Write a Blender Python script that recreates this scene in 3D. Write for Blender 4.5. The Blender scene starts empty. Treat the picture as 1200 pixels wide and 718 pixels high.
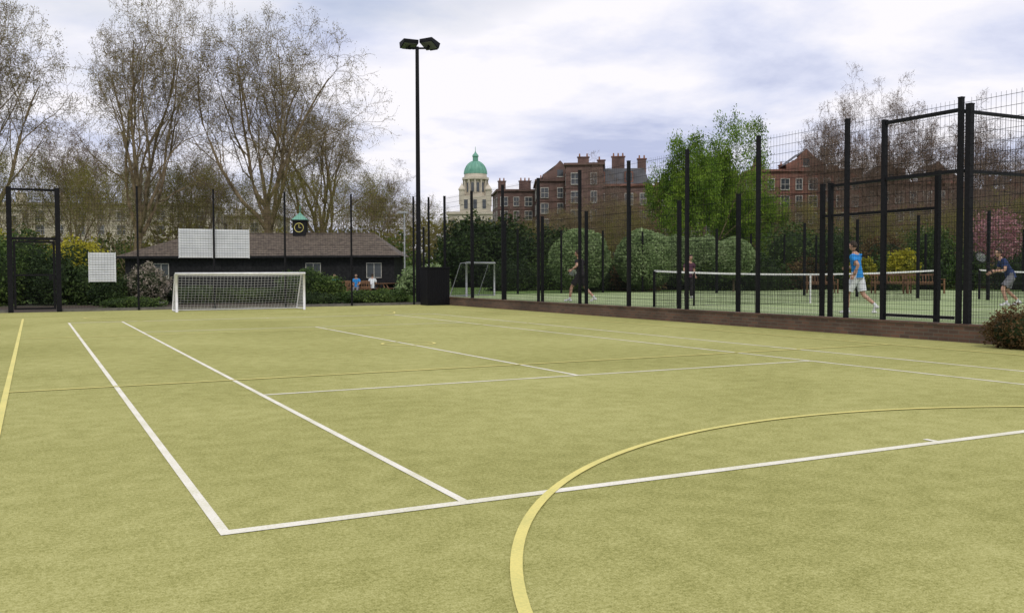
import bpy, math, random
import numpy as np
from mathutils import Vector, Matrix

scene = bpy.context.scene
R = math.radians
CAMH = 1.34
YAW = R(27.2)
FW = (math.sin(YAW), math.cos(YAW)); RT = (math.cos(YAW), -math.sin(YAW))

def at(t, d, z=0.0):
    """survey frame: bearing tangent t, distance d from the origin, height z"""
    return Vector((d*FW[0] + t*d*RT[0], d*FW[1] + t*d*RT[1], z))

# ------------------------------------------------------------------ materials
def new_mat(name):
    m = bpy.data.materials.new(name); m.use_nodes = True
    nt = m.node_tree
    return m, nt, nt.nodes, nt.links, nt.nodes['Principled BSDF']

def c4(c): return (c[0], c[1], c[2], 1.0)

def mat_noise(name, c1, c2, scale=5.0, rough=0.7, bump=0.0, metal=0.0, detail=6, coord='Object', spec=0.3):
    m, nt, N, L, B = new_mat(name)
    tc = N.new('ShaderNodeTexCoord'); no = N.new('ShaderNodeTexNoise'); rp = N.new('ShaderNodeValToRGB')
    no.inputs['Scale'].default_value = scale; no.inputs['Detail'].default_value = detail
    L.new(tc.outputs[coord], no.inputs['Vector']); L.new(no.outputs['Fac'], rp.inputs['Fac'])
    rp.color_ramp.elements[0].position = 0.3; rp.color_ramp.elements[0].color = c4(c1)
    rp.color_ramp.elements[1].position = 0.7; rp.color_ramp.elements[1].color = c4(c2)
    L.new(rp.outputs['Color'], B.inputs['Base Color'])
    B.inputs['Roughness'].default_value = rough; B.inputs['Metallic'].default_value = metal
    B.inputs['Specular IOR Level'].default_value = spec
    if bump:
        bp = N.new('ShaderNodeBump'); bp.inputs['Strength'].default_value = bump
        bp.inputs['Distance'].default_value = 0.02
        L.new(no.outputs['Fac'], bp.inputs['Height']); L.new(bp.outputs['Normal'], B.inputs['Normal'])
    return m

def mat_leaf(name, dark, mid, light, scale=0.6, trans=0.3):
    m, nt, N, L, B = new_mat(name)
    g = N.new('ShaderNodeNewGeometry'); rp = N.new('ShaderNodeValToRGB')
    tc = N.new('ShaderNodeTexCoord'); no = N.new('ShaderNodeTexNoise'); no.inputs['Scale'].default_value = scale
    no.inputs['Detail'].default_value = 3
    L.new(tc.outputs['Object'], no.inputs['Vector'])
    mx = N.new('ShaderNodeMath'); mx.operation = 'MULTIPLY_ADD'
    L.new(g.outputs['Random Per Island'], mx.inputs[0]); mx.inputs[1].default_value = 0.5
    ml = N.new('ShaderNodeMath'); ml.operation = 'MULTIPLY_ADD'; ml.inputs[1].default_value = 1.6; ml.inputs[2].default_value = -0.55
    L.new(no.outputs['Fac'], ml.inputs[0]); L.new(ml.outputs[0], mx.inputs[2])
    L.new(mx.outputs[0], rp.inputs['Fac'])
    e = rp.color_ramp.elements
    e[0].position = 0.1; e[0].color = c4(dark); e[1].position = 0.95; e[1].color = c4(light)
    x = e.new(0.5); x.color = c4(mid)
    L.new(rp.outputs['Color'], B.inputs['Base Color']); B.inputs['Roughness'].default_value = 0.6
    B.inputs['Specular IOR Level'].default_value = 0.2
    tr = N.new('ShaderNodeBsdfTranslucent'); ms = N.new('ShaderNodeMixShader'); ms.inputs['Fac'].default_value = trans
    L.new(rp.outputs['Color'], tr.inputs['Color'])
    L.new(B.outputs[0], ms.inputs[1]); L.new(tr.outputs[0], ms.inputs[2])
    L.new(ms.outputs[0], N['Material Output'].inputs['Surface'])
    return m

def mat_brick(name, c1, c2, mortar, axis='x', scale=1.0):
    m, nt, N, L, B = new_mat(name)
    tc = N.new('ShaderNodeTexCoord'); sp = N.new('ShaderNodeSeparateXYZ'); cb = N.new('ShaderNodeCombineXYZ')
    L.new(tc.outputs['Object'], sp.inputs[0])
    L.new(sp.outputs['X' if axis == 'x' else 'Y'], cb.inputs[0]); L.new(sp.outputs['Z'], cb.inputs[1])
    br = N.new('ShaderNodeTexBrick'); br.inputs['Scale'].default_value = scale
    br.inputs['Brick Width'].default_value = 0.225; br.inputs['Row Height'].default_value = 0.075
    br.inputs['Mortar Size'].default_value = 0.008
    br.inputs['Color1'].default_value = c4(c1); br.inputs['Color2'].default_value = c4(c2); br.inputs['Mortar'].default_value = c4(mortar)
    L.new(cb.outputs[0], br.inputs['Vector'])
    no = N.new('ShaderNodeTexNoise'); no.inputs['Scale'].default_value = 0.8; no.inputs['Detail'].default_value = 6
    L.new(tc.outputs['Object'], no.inputs['Vector'])
    mr = N.new('ShaderNodeMapRange'); mr.inputs['From Min'].default_value = .3; mr.inputs['From Max'].default_value = .7
    mr.inputs['To Min'].default_value = .55; mr.inputs['To Max'].default_value = 1.15
    L.new(no.outputs['Fac'], mr.inputs['Value'])
    mx = N.new('ShaderNodeVectorMath'); mx.operation = 'SCALE'
    L.new(br.outputs['Color'], mx.inputs[0]); L.new(mr.outputs[0], mx.inputs['Scale'])
    L.new(mx.outputs[0], B.inputs['Base Color']); B.inputs['Roughness'].default_value = .9
    return m

def mat_turf(name, a, b, c):
    m, nt, N, L, B = new_mat(name)
    tc = N.new('ShaderNodeTexCoord')
    def noise(s, d=4, dist=0):
        n = N.new('ShaderNodeTexNoise'); n.inputs['Scale'].default_value = s; n.inputs['Detail'].default_value = d
        n.inputs['Distortion'].default_value = dist
        L.new(tc.outputs['Object'], n.inputs['Vector']); return n
    n1 = noise(0.3, 5, .5); n2 = noise(5, 8); n3 = noise(120, 2); n4 = noise(40, 3)
    rp = N.new('ShaderNodeValToRGB'); e = rp.color_ramp.elements
    e[0].position = .25; e[0].color = c4(a); e[1].position = .75; e[1].color = c4(c); x = e.new(.5); x.color = c4(b)
    def madd(n, k, prev=None, off=0.0):
        q = N.new('ShaderNodeMath'); q.operation = 'MULTIPLY_ADD'; q.inputs[1].default_value = k
        L.new(n.outputs['Fac'], q.inputs[0])
        if prev: L.new(prev.outputs[0], q.inputs[2])
        else: q.inputs[2].default_value = off
        return q
    s = madd(n1, .45, None, -0.78); s = madd(n2, .42, s); s = madd(n3, 1.0, s); s = madd(n4, .7, s)
    L.new(s.outputs[0], rp.inputs['Fac']); L.new(rp.outputs['Color'], B.inputs['Base Color'])
    B.inputs['Roughness'].default_value = .95; B.inputs['Specular IOR Level'].default_value = .1
    bp = N.new('ShaderNodeBump'); bp.inputs['Strength'].default_value = .6; bp.inputs['Distance'].default_value = .01
    L.new(n3.outputs['Fac'], bp.inputs['Height']); L.new(bp.outputs['Normal'], B.inputs['Normal'])
    return m

def mat_line(name, col, turf, worn=.45):
    m, nt, N, L, B = new_mat(name)
    tc = N.new('ShaderNodeTexCoord'); n = N.new('ShaderNodeTexNoise'); n.inputs['Scale'].default_value = 80; n.inputs['Detail'].default_value = 3
    n2 = N.new('ShaderNodeTexNoise'); n2.inputs['Scale'].default_value = 2.2; n2.inputs['Detail'].default_value = 5
    L.new(tc.outputs['Object'], n.inputs['Vector']); L.new(tc.outputs['Object'], n2.inputs['Vector'])
    ad = N.new('ShaderNodeMath'); ad.operation = 'ADD'; L.new(n.outputs['Fac'], ad.inputs[0]); L.new(n2.outputs['Fac'], ad.inputs[1])
    mr = N.new('ShaderNodeMapRange'); mr.inputs['From Min'].default_value = .8; mr.inputs['From Max'].default_value = 1.25
    mr.inputs['To Min'].default_value = 0; mr.inputs['To Max'].default_value = worn
    L.new(ad.outputs[0], mr.inputs['Value'])
    mx = N.new('ShaderNodeMix'); mx.data_type = 'RGBA'
    L.new(mr.outputs[0], mx.inputs['Factor']); mx.inputs['A'].default_value = c4(col); mx.inputs['B'].default_value = c4(turf)
    L.new(mx.outputs['Result'], B.inputs['Base Color']); B.inputs['Roughness'].default_value = .9
    return m

M = {}
M['turf'] = mat_turf('turf_mat', (.225, .225, .065), (.36, .35, .12), (.49, .475, .195))
M['turf2'] = mat_turf('court_mat', (.20, .27, .12), (.29, .36, .17), (.37, .43, .23))
M['white_line'] = mat_line('white_line_mat', (.82, .79, .70), (.45, .44, .18), .5)
M['yellow_line'] = mat_line('yellow_line_mat', (.73, .64, .20), (.46, .46, .15), .55)
M['grass'] = mat_noise('grass_mat', (.06, .12, .02), (.14, .22, .045), 3, .95, .3)
M['asphalt'] = mat_noise('path_mat', (.10, .095, .085), (.17, .16, .14), 6, .9)
M['soil'] = mat_noise('soil_mat', (.03, .022, .015), (.07, .05, .035), 8, .95, .4)
M['black'] = mat_noise('black_paint', (.004, .004, .006), (.010, .010, .012), 20, .55, spec=.15)
M['wire'] = mat_noise('wire_paint', (.004, .005, .006), (.009, .010, .011), 10, .6, spec=.12)
M['white'] = mat_noise('white_paint', (.62, .62, .62), (.8, .8, .8), 6, .5)
M['net'] = mat_noise('net_cord', (.5, .5, .5), (.65, .65, .65), 10, .8)
M['board'] = mat_noise('board_mat', (.62, .64, .68), (.74, .76, .8), 2, .6)
M['board_dark'] = mat_noise('board_slat_mat', (.3, .33, .38), (.42, .45, .5), 4, .6)
M['kerb'] = mat_brick('kerb_brick', (.16, .085, .055), (.095, .058, .042), (.13, .11, .085), 'y')
M['bark'] = mat_noise('bark_mat', (.075, .055, .032), (.27, .205, .125), 1.6, .9, .4)
M['bark2'] = mat_noise('bark_mat_red', (.085, .058, .045), (.21, .15, .115), 2.5, .9, .4)
M['twigleaf'] = mat_leaf('bud_leaf', (.11, .09, .028), (.21, .175, .055), (.34, .30, .11))
M['twigleaf2'] = mat_leaf('bud_leaf_rust', (.11, .075, .055), (.18, .13, .095), (.26, .20, .14))
M['olive'] = mat_leaf('olive_leaf', (.06, .06, .014), (.165, .155, .032), (.33, .31, .07), .25, .4)
M['lime'] = mat_leaf('lime_leaf', (.04, .085, .010), (.125, .215, .022), (.28, .40, .045), .5)
M['dark'] = mat_leaf('dark_leaf', (.010, .024, .007), (.03, .055, .015), (.08, .12, .03), .6, .15)
M['mid'] = mat_leaf('mid_leaf', (.02, .045, .010), (.06, .105, .022), (.15, .21, .05), .7, .2)
M['sage'] = mat_leaf('sage_leaf', (.11, .17, .06), (.23, .32, .13), (.38, .46, .24), 1.5, .25)
M['yellow'] = mat_leaf('yellow_leaf', (.14, .15, .02), (.34, .32, .03), (.58, .50, .05), .8)
M['pink'] = mat_leaf('pink_leaf', (.20, .08, .08), (.38, .18, .19), (.52, .32, .34), .8)
M['blossom'] = mat_leaf('blossom_leaf', (.03, .05, .02), (.22, .2, .14), (.65, .55, .48), 4)
M['rust'] = mat_leaf('rust_leaf', (.04, .035, .012), (.12, .07, .03), (.2, .15, .06), .8)
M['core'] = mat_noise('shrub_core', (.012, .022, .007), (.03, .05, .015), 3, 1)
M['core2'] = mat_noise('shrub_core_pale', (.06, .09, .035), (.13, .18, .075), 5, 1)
M['brickred'] = mat_brick('brick_red', (.24, .095, .065), (.185, .075, .055), (.23, .16, .13), 'x', 1)
M['brickbrown'] = mat_brick('brick_brown', (.165, .088, .07), (.125, .072, .06), (.17, .13, .115), 'x', 1)
M['stucco'] = mat_noise('stucco', (.40, .36, .27), (.55, .50, .40), .7, .8)
M['stone'] = mat_noise('portland_stone', (.42, .37, .30), (.60, .54, .44), .5, .8)
M['glass'] = mat_noise('window_glass', (.02, .025, .03), (.08, .09, .10), .4, .12, spec=.6)
M['frame'] = mat_noise('window_frame', (.36, .34, .31), (.52, .5, .45), 3, .6)
M['slate'] = mat_noise('slate', (.065, .052, .043), (.16, .13, .10), 4, .8, .3)
M['slate2'] = mat_noise('slate_roof', (.06, .06, .065), (.11, .11, .12), 1, .7)
M['copper'] = mat_noise('copper_green', (.10, .27, .20), (.18, .38, .29), .8, .6)
M['timber'] = mat_noise('dark_timber', (.008, .008, .010), (.022, .022, .024), 6, .7, spec=.15)
M['wood'] = mat_noise('wood', (.12, .06, .03), (.22, .12, .06), 5, .7)
M['terracotta'] = mat_noise('terracotta', (.22, .10, .06), (.3, .16, .10), 2, .8)
M['skin'] = mat_noise('skin', (.42, .24, .17), (.5, .3, .22), 8, .5)
M['hair'] = mat_noise('hair', (.02, .013, .009), (.05, .033, .022), 30, .7)
M['blue'] = mat_noise('blue_shirt', (.02, .20, .55), (.03, .27, .68), 7, .8)
M['navy'] = mat_noise('navy_shirt', (.015, .03, .09), (.03, .05, .14), 7, .8)
M['clothblack'] = mat_noise('black_cloth', (.012, .010, .012), (.03, .026, .03), 7, .85)
M['clothwhite'] = mat_noise('white_cloth', (.6, .62, .66), (.75, .77, .8), 7, .8)
M['clothgrey'] = mat_noise('grey_cloth', (.12, .12, .13), (.2, .2, .22), 7, .8)
M['plum'] = mat_noise('plum_cloth', (.07, .025, .05), (.12, .05, .08), 7, .8)
M['teal'] = mat_noise('teal_cloth', (.02, .2, .2), (.04, .3, .28), 5, .8)
M['shoe'] = mat_noise('shoe', (.5, .5, .5), (.7, .7, .7), 12, .6)
M['lens'] = mat_noise('lamp_glass', (.1, .11, .12), (.2, .2, .2), 3, .15)
M['steel'] = mat_noise('galvanised', (.3, .31, .32), (.42, .43, .44), 9, .5, metal=.4)

# ------------------------------------------------------------------ mesh builder
class MB:
    def __init__(s): s.v = []; s.f = []; s.m = []
    def quad(s, pts, m=0):
        b = len(s.v); s.v += [tuple(p) for p in pts]; s.f.append(tuple(range(b, b+len(pts)))); s.m.append(m)
    def box(s, lo, hi, m=0, T=None):
        b = len(s.v)
        P = [Vector((x, y, z)) for z in (lo[2], hi[2]) for y in (lo[1], hi[1]) for x in (lo[0], hi[0])]
        if T is not None: P = [T @ p for p in P]
        s.v += [tuple(p) for p in P]
        for q in ((0, 2, 3, 1), (4, 5, 7, 6), (0, 1, 5, 4), (2, 6, 7, 3), (0, 4, 6, 2), (1, 3, 7, 5)):
            s.f.append(tuple(b+i for i in q)); s.m.append(m)
    def tube(s, pts, rad, n=6, m=0, cap=True):
        pts = [Vector(p) for p in pts]
        if not hasattr(rad, '__len__'): rad = [rad]*len(pts)
        b = len(s.v); k = len(pts)
        for i, p in enumerate(pts):
            d = (pts[min(i+1, k-1)] - pts[max(i-1, 0)])
            if d.length < 1e-9: d = Vector((0, 0, 1))
            d.normalize()
            ref = Vector((0, 0, 1)) if abs(d.z) < .9 else Vector((1, 0, 0))
            u = d.cross(ref).normalized(); w = d.cross(u)
            for j in range(n):
                a = 2*math.pi*j/n
                q = p + (u*math.cos(a) + w*math.sin(a))*rad[i]
                s.v.append((q.x, q.y, q.z))
        for i in range(k-1):
            for j in range(n):
                j2 = (j+1) % n
                s.f.append((b+i*n+j, b+i*n+j2, b+(i+1)*n+j2, b+(i+1)*n+j)); s.m.append(m)
        if cap and n > 3:
            s.f.append(tuple(b+j for j in range(n))); s.m.append(m)
            s.f.append(tuple(b+(k-1)*n+j for j in reversed(range(n)))); s.m.append(m)
    def lathe(s, prof, n=24, c=(0, 0, 0), m=0):
        b = len(s.v); k = len(prof)
        for (r, z) in prof:
            for j in range(n):
                a = 2*math.pi*j/n; s.v.append((c[0]+r*math.cos(a), c[1]+r*math.sin(a), c[2]+z))
        for i in range(k-1):
            for j in range(n):
                j2 = (j+1) % n
                s.f.append((b+i*n+j, b+i*n+j2, b+(i+1)*n+j2, b+(i+1)*n+j)); s.m.append(m)
    def ell(s, c, r, n=12, m=0, fn=None):
        b = len(s.v); K = n//2+1
        for i in range(K):
            th = math.pi*i/(K-1)
            for j in range(n):
                a = 2*math.pi*j/n
                d = Vector((math.sin(th)*math.cos(a), math.sin(th)*math.sin(a), math.cos(th)))
                p = Vector((d.x*r[0], d.y*r[1], d.z*r[2]))
                if fn: p = fn(p, d)
                s.v.append((c[0]+p.x, c[1]+p.y, c[2]+p.z))
        for i in range(K-1):
            for j in range(n):
                j2 = (j+1) % n
                s.f.append((b+i*n+j, b+(i+1)*n+j, b+(i+1)*n+j2, b+i*n+j2)); s.m.append(m)
    def build(s, name, mats, parent=None, loc=None, rz=0, smooth=False):
        me = bpy.data.meshes.new(name); me.from_pydata(s.v, [], s.f)
        for x in mats: me.materials.append(M[x])
        me.polygons.foreach_set('material_index', s.m)
        if smooth: me.polygons.foreach_set('use_smooth', [True]*len(s.f))
        me.update()
        o = bpy.data.objects.new(name, me); scene.collection.objects.link(o)
        if loc is not None: o.location = loc
        o.rotation_euler = (0, 0, rz)
        if parent: o.parent = parent
        return o

def empty(name, loc=(0, 0, 0), rz=0):
    o = bpy.data.objects.new(name, None); o.empty_display_size = .3
    scene.collection.objects.link(o); o.location = loc; o.rotation_euler = (0, 0, rz); return o

# ------------------------------------------------------------------ ground
g = MB(); g.quad([(-1500, -1500, -.03), (1500, -1500, -.03), (1500, 1500, -.03), (-1500, 1500, -.03)])
g.build('ground', ['grass'])
FX = 15.7       # side fence
FY = 37.4       # end fence
g = MB(); g.quad([(-6, -12, 0), (FX-.10, -12, 0), (FX-.10, FY+.1, 0), (-6, FY+.1, 0)]); g.build('sports_pitch_turf', ['turf'])
g = MB(); g.quad([(-12, FY+.25, -.02), (FX+2, FY+.25, -.02), (FX+2, 45.5, -.02), (-12, 45.5, -.02)]); g.build('planting_bed_soil', ['soil'])
g = MB(); g.quad([(-30, 46, -.02), (30, 46, -.02), (30, 49, -.02), (-30, 49, -.02)]); g.build('park_path', ['asphalt'])
ZR = .30
g = MB(); g.box((FX+.10, -12, -.05), (62, 70, ZR-.01)); g.build('terrace_ground', ['grass'])
g = MB(); g.quad([(FX+.12, -11, ZR), (46, -11, ZR), (46, 41.2, ZR), (FX+.12, 41.2, ZR)]); g.build('tennis_court_surface', ['turf2'])

# lines
def rect(mb, x0, y0, x1, y1, z=.004): mb.quad([(x0, y0, z), (x1, y0, z), (x1, y1, z), (x0, y1, z)])
XL, XR, YB, YT = .83, 11.80, 4.89, 28.66
def court_lines(mb, x0, y0, z, w=.055, bw=.085):
    x1, y1 = x0+10.97, y0+23.77; s0, s1 = x0+1.37, x1-1.37; xc = (x0+x1)/2
    rect(mb, x0, y0, x1, y0+bw, z); rect(mb, x0, y1-bw, x1, y1, z)
    for a in (x0, s0, s1-w, x1-w): rect(mb, a, y0+bw, a+w, y1-bw, z)
    a, b = y0+5.485, y1-5.485
    rect(mb, s0+w, a, s1-w, a+w, z); rect(mb, s0+w, b-w, s1-w, b, z)
    rect(mb, xc-w/2, a+w, xc+w/2, b-w, z)
    rect(mb, xc-w/2, y0+bw, xc+w/2, y0+bw+.10, z); rect(mb, xc-w/2, y1-bw-.1, xc+w/2, y1-bw, z)
mb = MB(); court_lines(mb, XL, YB, .004); mb.build('white_court_lines', ['white_line'])
mb = MB(); court_lines(mb, 17.6, 11.2, ZR+.004); court_lines(mb, 32.6, 11.2, ZR+.004); mb.build('neighbour_court_lines', ['white_line'])
mb = MB(); z = .008; yx0, yx1, y0, y1 = -.33, 13.95, 1.45, 31.95
rect(mb, yx0, y0, yx0+.06, y1, z); rect(mb, yx1, y0, yx1+.06, y1, z)
rect(mb, yx0+.06, y0, yx1, y0+.06, z); rect(mb, yx0+.06, y1-.06, yx1, y1, z)
rect(mb, yx0+.06, 12.0, yx1, 12.065, z); rect(mb, yx0+.06, 21.9, yx1, 21.96, z)
def arc(mb, cx, cy, r, a0, a1, w, z, n=96):
    for i in range(n):
        a = a0+(a1-a0)*i/n; b = a0+(a1-a0)*(i+1)/n
        mb.quad([(cx+(r+w/2)*math.cos(a), cy+(r+w/2)*math.sin(a), z), (cx+(r+w/2)*math.cos(b), cy+(r+w/2)*math.sin(b), z),
                 (cx+(r-w/2)*math.cos(b), cy+(r-w/2)*math.sin(b), z), (cx+(r-w/2)*math.cos(a), cy+(r-w/2)*math.sin(a), z)])
arc(mb, 6.35, y0, 4.97, 0.014, math.pi-.014, .058, z)
arc(mb, 6.35, y1, 4.97, math.pi+.014, 2*math.pi-.014, .05, z)
arc(mb, 6.35, 16.7, .5, 0, 2*math.pi, .055, z, 40)
mb.build('yellow_court_lines', ['yellow_line'])

# ------------------------------------------------------------------ fences
def mesh_panel(mb, a, b, z0, z1, dv=.05, dh=.2, rv=.0028, rh=.004, m=0):
    a = Vector(a); b = Vector(b); L = (b-a).length; d = (b-a)/L
    n = int(L/dv)
    for i in range(1, n):
        p = a+d*(i*dv); mb.tube([(p.x, p.y, z0), (p.x, p.y, z1)], rv, 3, m, False)
    k = int((z1-z0)/dh)
    for i in range(k+1):
        z = z0+i*dh; off = Vector((-d.y, d.x))*.006
        mb.tube([(a.x+off.x, a.y+off.y, z), (b.x+off.x, b.y+off.y, z)], rh, 3, m, False)

def post(mb, x, y, z0, z1, s=.04, m=0):
    mb.box((x-s, y-s, z0), (x+s, y+s, z1), m); mb.box((x-s-.006, y-s-.006, z1), (x+s+.006, y+s+.006, z1+.02), m)

root = empty('side_fence', (0, 0, 0))
HF = 4.62
posts = [11.9+2.77*k for k in range(-5, 10)]
mb = MB()
for y in posts: post(mb, FX, y, .0, HF, .042)
post(mb, FX, 13.68, 0.0, 4.45, .045); post(mb, FX+.01, 11.72, 0.0, HF-.15, .055)
for z in (4.40, 3.25): mb.box((FX-.03, 11.95, z-.035), (FX+.03, 13.63, z+.035))
mb.box((FX-.025, 12.0, .42), (FX+.025, 13.62, .48))
mb.build('posts', ['black'], root)
mb = MB()
for i in range(len(posts)-1):
    a, b = posts[i]+.05, posts[i+1]-.05
    mesh_panel(mb, (FX, a), (FX, b), .38, 2.5, .06, .10, .0025, .0035)
    mesh_panel(mb, (FX, a), (FX, b), 2.52, HF-.02, .10, .2, .0032, .0050)
mb.build('mesh_panels', ['wire'], root)
mb = MB(); mb.box((FX-.10, -4, -.02), (FX+.10, 37.3, .31)); mb.build('brick_kerb_wall', ['kerb'])
mb = MB(); mb.box((FX-.12, -4, .31), (FX+.12, 37.3, .345)); mb.build('kerb_coping', ['kerb'], bpy.data.objects['brick_kerb_wall'])

root = empty('court_surround_fence')
mb = MB(); xi = 16.35
ys = [12.9, 15.75, 16.0, 18.9, 21.4, 23.9, 26.4, 29.4, 32.4, 35.4]
for y in ys: post(mb, xi, y, ZR, 3.36, .045)
mb.box((xi-.03, 12.9, 2.60), (xi+.03, 16.0, 2.66))
mb.box((xi-.03, 12.9, 3.28), (xi+.03, 15.75, 3.34))
py = 11.9
for x in (18.4, 20.9, 23.4, 25.9, 28.4): post(mb, x, py, ZR, 4.45, .04)
for z in (4.38, 3.25): mb.box((FX+.08, py-.03, z-.03), (31, py+.03, z+.03))
mesh_panel(mb, (FX+.1, py), (31, py), ZR, 4.4, .08, .2)
for i in range(12): post(mb, 16.4+2.5*i, 41.0, ZR, 3.5, .04)
mesh_panel(mb, (16.4, 41.0), (46, 41.0), ZR, 3.4, .12, .2, .003, .004)
for i in range(10): post(mb, 30.6, 13+3.0*i, ZR, 3.5, .045)
mesh_panel(mb, (30.6, 12), (30.6, 40.9), ZR, 3.4, .12, .24, .003, .004)
for i in range(10): post(mb, 45.9, 13+3.0*i, ZR, 3.5, .045)
mesh_panel(mb, (45.9, 12), (45.9, 40.9), ZR, 3.4, .15, .25, .003, .005)
mesh_panel(mb, (xi, 16.0), (xi, 35.4), ZR, 3.3, .12, .24, .0026, .0035)
mb.build('posts_and_mesh', ['black'], root)

root = empty('end_fence')
mb = MB()
for x in [3.5, 6.25, 9.0, 11.75, 14.5, 15.2]: post(mb, x, FY, 0, 4.6, .032)
for x in [-3.4, -6.15, -8.9]: post(mb, x, FY, 0, 4.6, .04)
mb.build('posts', ['black'], root)
mb = MB()
for a, b in ((-8.9, -.75), (.85, 15.6)): mesh_panel(mb, (a, FY), (b, FY), .12, 4.5, .10, .2, .0026, .0036)
mb.build('mesh_panels', ['wire'], root)
mb = MB(); mb.box((-9, FY+.03, -.02), (-.75, FY+.2, .10)); mb.box((.9, FY+.03, -.02), (15.5, FY+.2, .10)); mb.build('end_kerb', ['asphalt'])
root = empty('tall_gate')
mb = MB()
for x in (-.72, .82): mb.box((x-.085, FY-.08, 0), (x+.085, FY+.08, 4.45))
mb.box((-.64, FY-.04, 4.33), (.74, FY+.04, 4.41)); mb.box((-.64, FY-.04, 2.58), (.74, FY+.04, 2.68))
mb.box((-.62, FY-.03, .1), (-.54, FY+.03, 2.55)); mb.box((.64, FY-.03, .1), (.72, FY+.03, 2.55))
for z in (.1, 1.3, 2.48): mb.box((-.54, FY-.03, z), (.64, FY+.03, z+.07))
mb.box((.5, FY-.07, 1.15), (.62, FY-.03, 1.35))
mb.build('frame', ['black'], root)
mb = MB(); mesh_panel(mb, (-.6, FY), (.72, FY), .12, 4.3, .05, .1); mb.build('mesh', ['wire'], root)

def board(x0, x1, z0, z1):
    mb = MB(); y = FY+.10
    mb.box((x0, y, z0), (x1, y+.02, z1))
    n = int((z1-z0)/.085)
    for i in range(1, n):
        z = z0+(z1-z0)*i/n; mb.box((x0+.03, y-.012, z-.008), (x1-.03, y-.002, z+.008), 1)
    mb.box((x0-.02, y-.02, z0-.02), (x0, y+.03, z1+.02)); mb.box((x1, y-.02, z0-.02), (x1+.02, y+.03, z1+.02))
    mb.build('white_slatted_board', ['board', 'board_dark'])
board(4.98, 6.20, 1.98, 3.08); board(6.27, 7.6, 1.98, 3.08); board(1.83, 2.72, 1.08, 2.15)

mb = MB(); T = Matrix.Translation((15.15, 36.5, 0))
mb.box((-.55, -.4, .0), (.45, .4, 1.55), 0, T); mb.box((-.58, -.43, 1.55), (.48, .43, 1.61), 0, T)
for i in range(9): mb.box((-.5+.1*i, -.415, .1), (-.44+.1*i, -.4, 1.5), 0, T)
mb.build('equipment_locker', ['black'])

def goal(name, x0, x1, y, z0, H, depth, mt='white', nt_='net'):
    root = empty(name); mb = MB(); r = .045
    mb.tube([(x0, y, z0), (x0, y, z0+H)], r, 10); mb.tube([(x1, y, z0), (x1, y, z0+H)], r, 10)
    mb.tube([(x0-r, y, z0+H), (x1+r, y, z0+H)], r, 10)
    td = depth*.35
    for x in (x0, x1):
        mb.tube([(x, y, z0+H), (x, y+td, z0+H-.02), (x, y+depth, z0+.03)], .022, 8)
        mb.tube([(x, y, z0+.03), (x, y+depth, z0+.03)], .022, 8)
    mb.tube([(x0, y+depth, z0+.03), (x1, y+depth, z0+.03)], .022, 8)
    mb.build('frame', [mt], root, smooth=True)
    mb = MB(); s = .12; rr = .0045
    def prof(t):
        if t < .3: k = t/.3; return (y+td*k, z0+H-.05*math.sin(k*3.14)-.02*k)
        k = (t-.3)/.7; return (y+td+(depth-td)*k - .12*math.sin(k*3.14), z0+H-.02-(H-.05)*k)
    n = int((x1-x0)/s)
    for i in range(n+1):
        x = x0+(x1-x0)*i/n; mb.tube([(x, *prof(t/14)) for t in range(15)], rr, 3, 0, False)
    k = int((H+depth)/s)
    for j in range(k+1):
        a = prof(j/k); mb.tube([(x0+(x1-x0)*i/8, a[0], a[1]-.03*math.sin(math.pi*i/8)) for i in range(9)], rr, 3, 0, False)
    for x in (x0, x1):
        for j in range(1, int(H/s)+1):
            z = z0+H-j*s; k = max(0, (z0+H-.02-z)/(H-.05)); ye = y+td+(depth-td)*min(k, 1)
            mb.tube([(x, y, z), (x, ye, z)], rr, 3, 0, False)
        for j in range(1, int(depth/s)):
            yy = y+j*s; zt = z0+H-.02 if yy < y+td else z0+.03+(H-.05)*(1-(yy-y-td)/(depth-td))
            mb.tube([(x, yy, z0), (x, yy, zt)], rr, 3, 0, False)
    mb.build('net', [nt_], root)
    return root
goal('football_goal', 4.5, 9.05, 34.7, 0, 1.36, 1.15)
gg = goal('practice_goal', -1.1, 1.1, 0, 0, 1.5, .9, 'steel', 'wire'); gg.location = (17.9, 37.9, ZR); gg.rotation_euler = (0, 0, R(30))

def tnet(x0, x1, y, z0):
    root = empty('tennis_net'); mb = MB()
    for x in (x0, x1): mb.tube([(x, y, z0), (x, y, z0+1.08)], .045, 10)
    mb.tube([(x0+1.5, y, z0), (x0+1.5, y, z0+1.05)], .03, 8)
    mb.build('posts', ['black'], root)
    mb = MB()
    def sag(x): k = (x-x0)/(x1-x0)*2-1; return z0+.93+.13*k*k
    for i in range(24):
        a = x0+(x1-x0)*i/24; b = x0+(x1-x0)*(i+1)/24
        mb.quad([(a, y-.014, sag(a)), (b, y-.014, sag(b)), (b, y-.014, sag(b)+.055), (a, y-.014, sag(a)+.055)])
        mb.quad([(a, y+.014, sag(a)), (b, y+.014, sag(b)), (b, y+.014, sag(b)+.055), (a, y+.014, sag(a)+.055)])
    mb.box((x0/2+x1/2-.025, y-.02, z0), (x0/2+x1/2+.025, y+.02, z0+.95))
    mb.build('band', ['white'], root)
    mb = MB(); n = int((x1-x0)/.07)
    for i in range(n): x = x0+(x1-x0)*i/n; mb.tube([(x, y, z0+.02), (x, y, sag(x))], .005, 3, 0, False)
    for j in range(13): mb.tube([(x0+(x1-x0)*i/12, y, z0+.03+(sag(x0+(x1-x0)*i/12)-z0-.03)*j/13) for i in range(13)], .005, 3, 0, False)
    mb.build('netting', ['wire'], root)
tnet(16.7, 29.4, 23.08, ZR); tnet(31.6, 44.4, 23.08, ZR)

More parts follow.
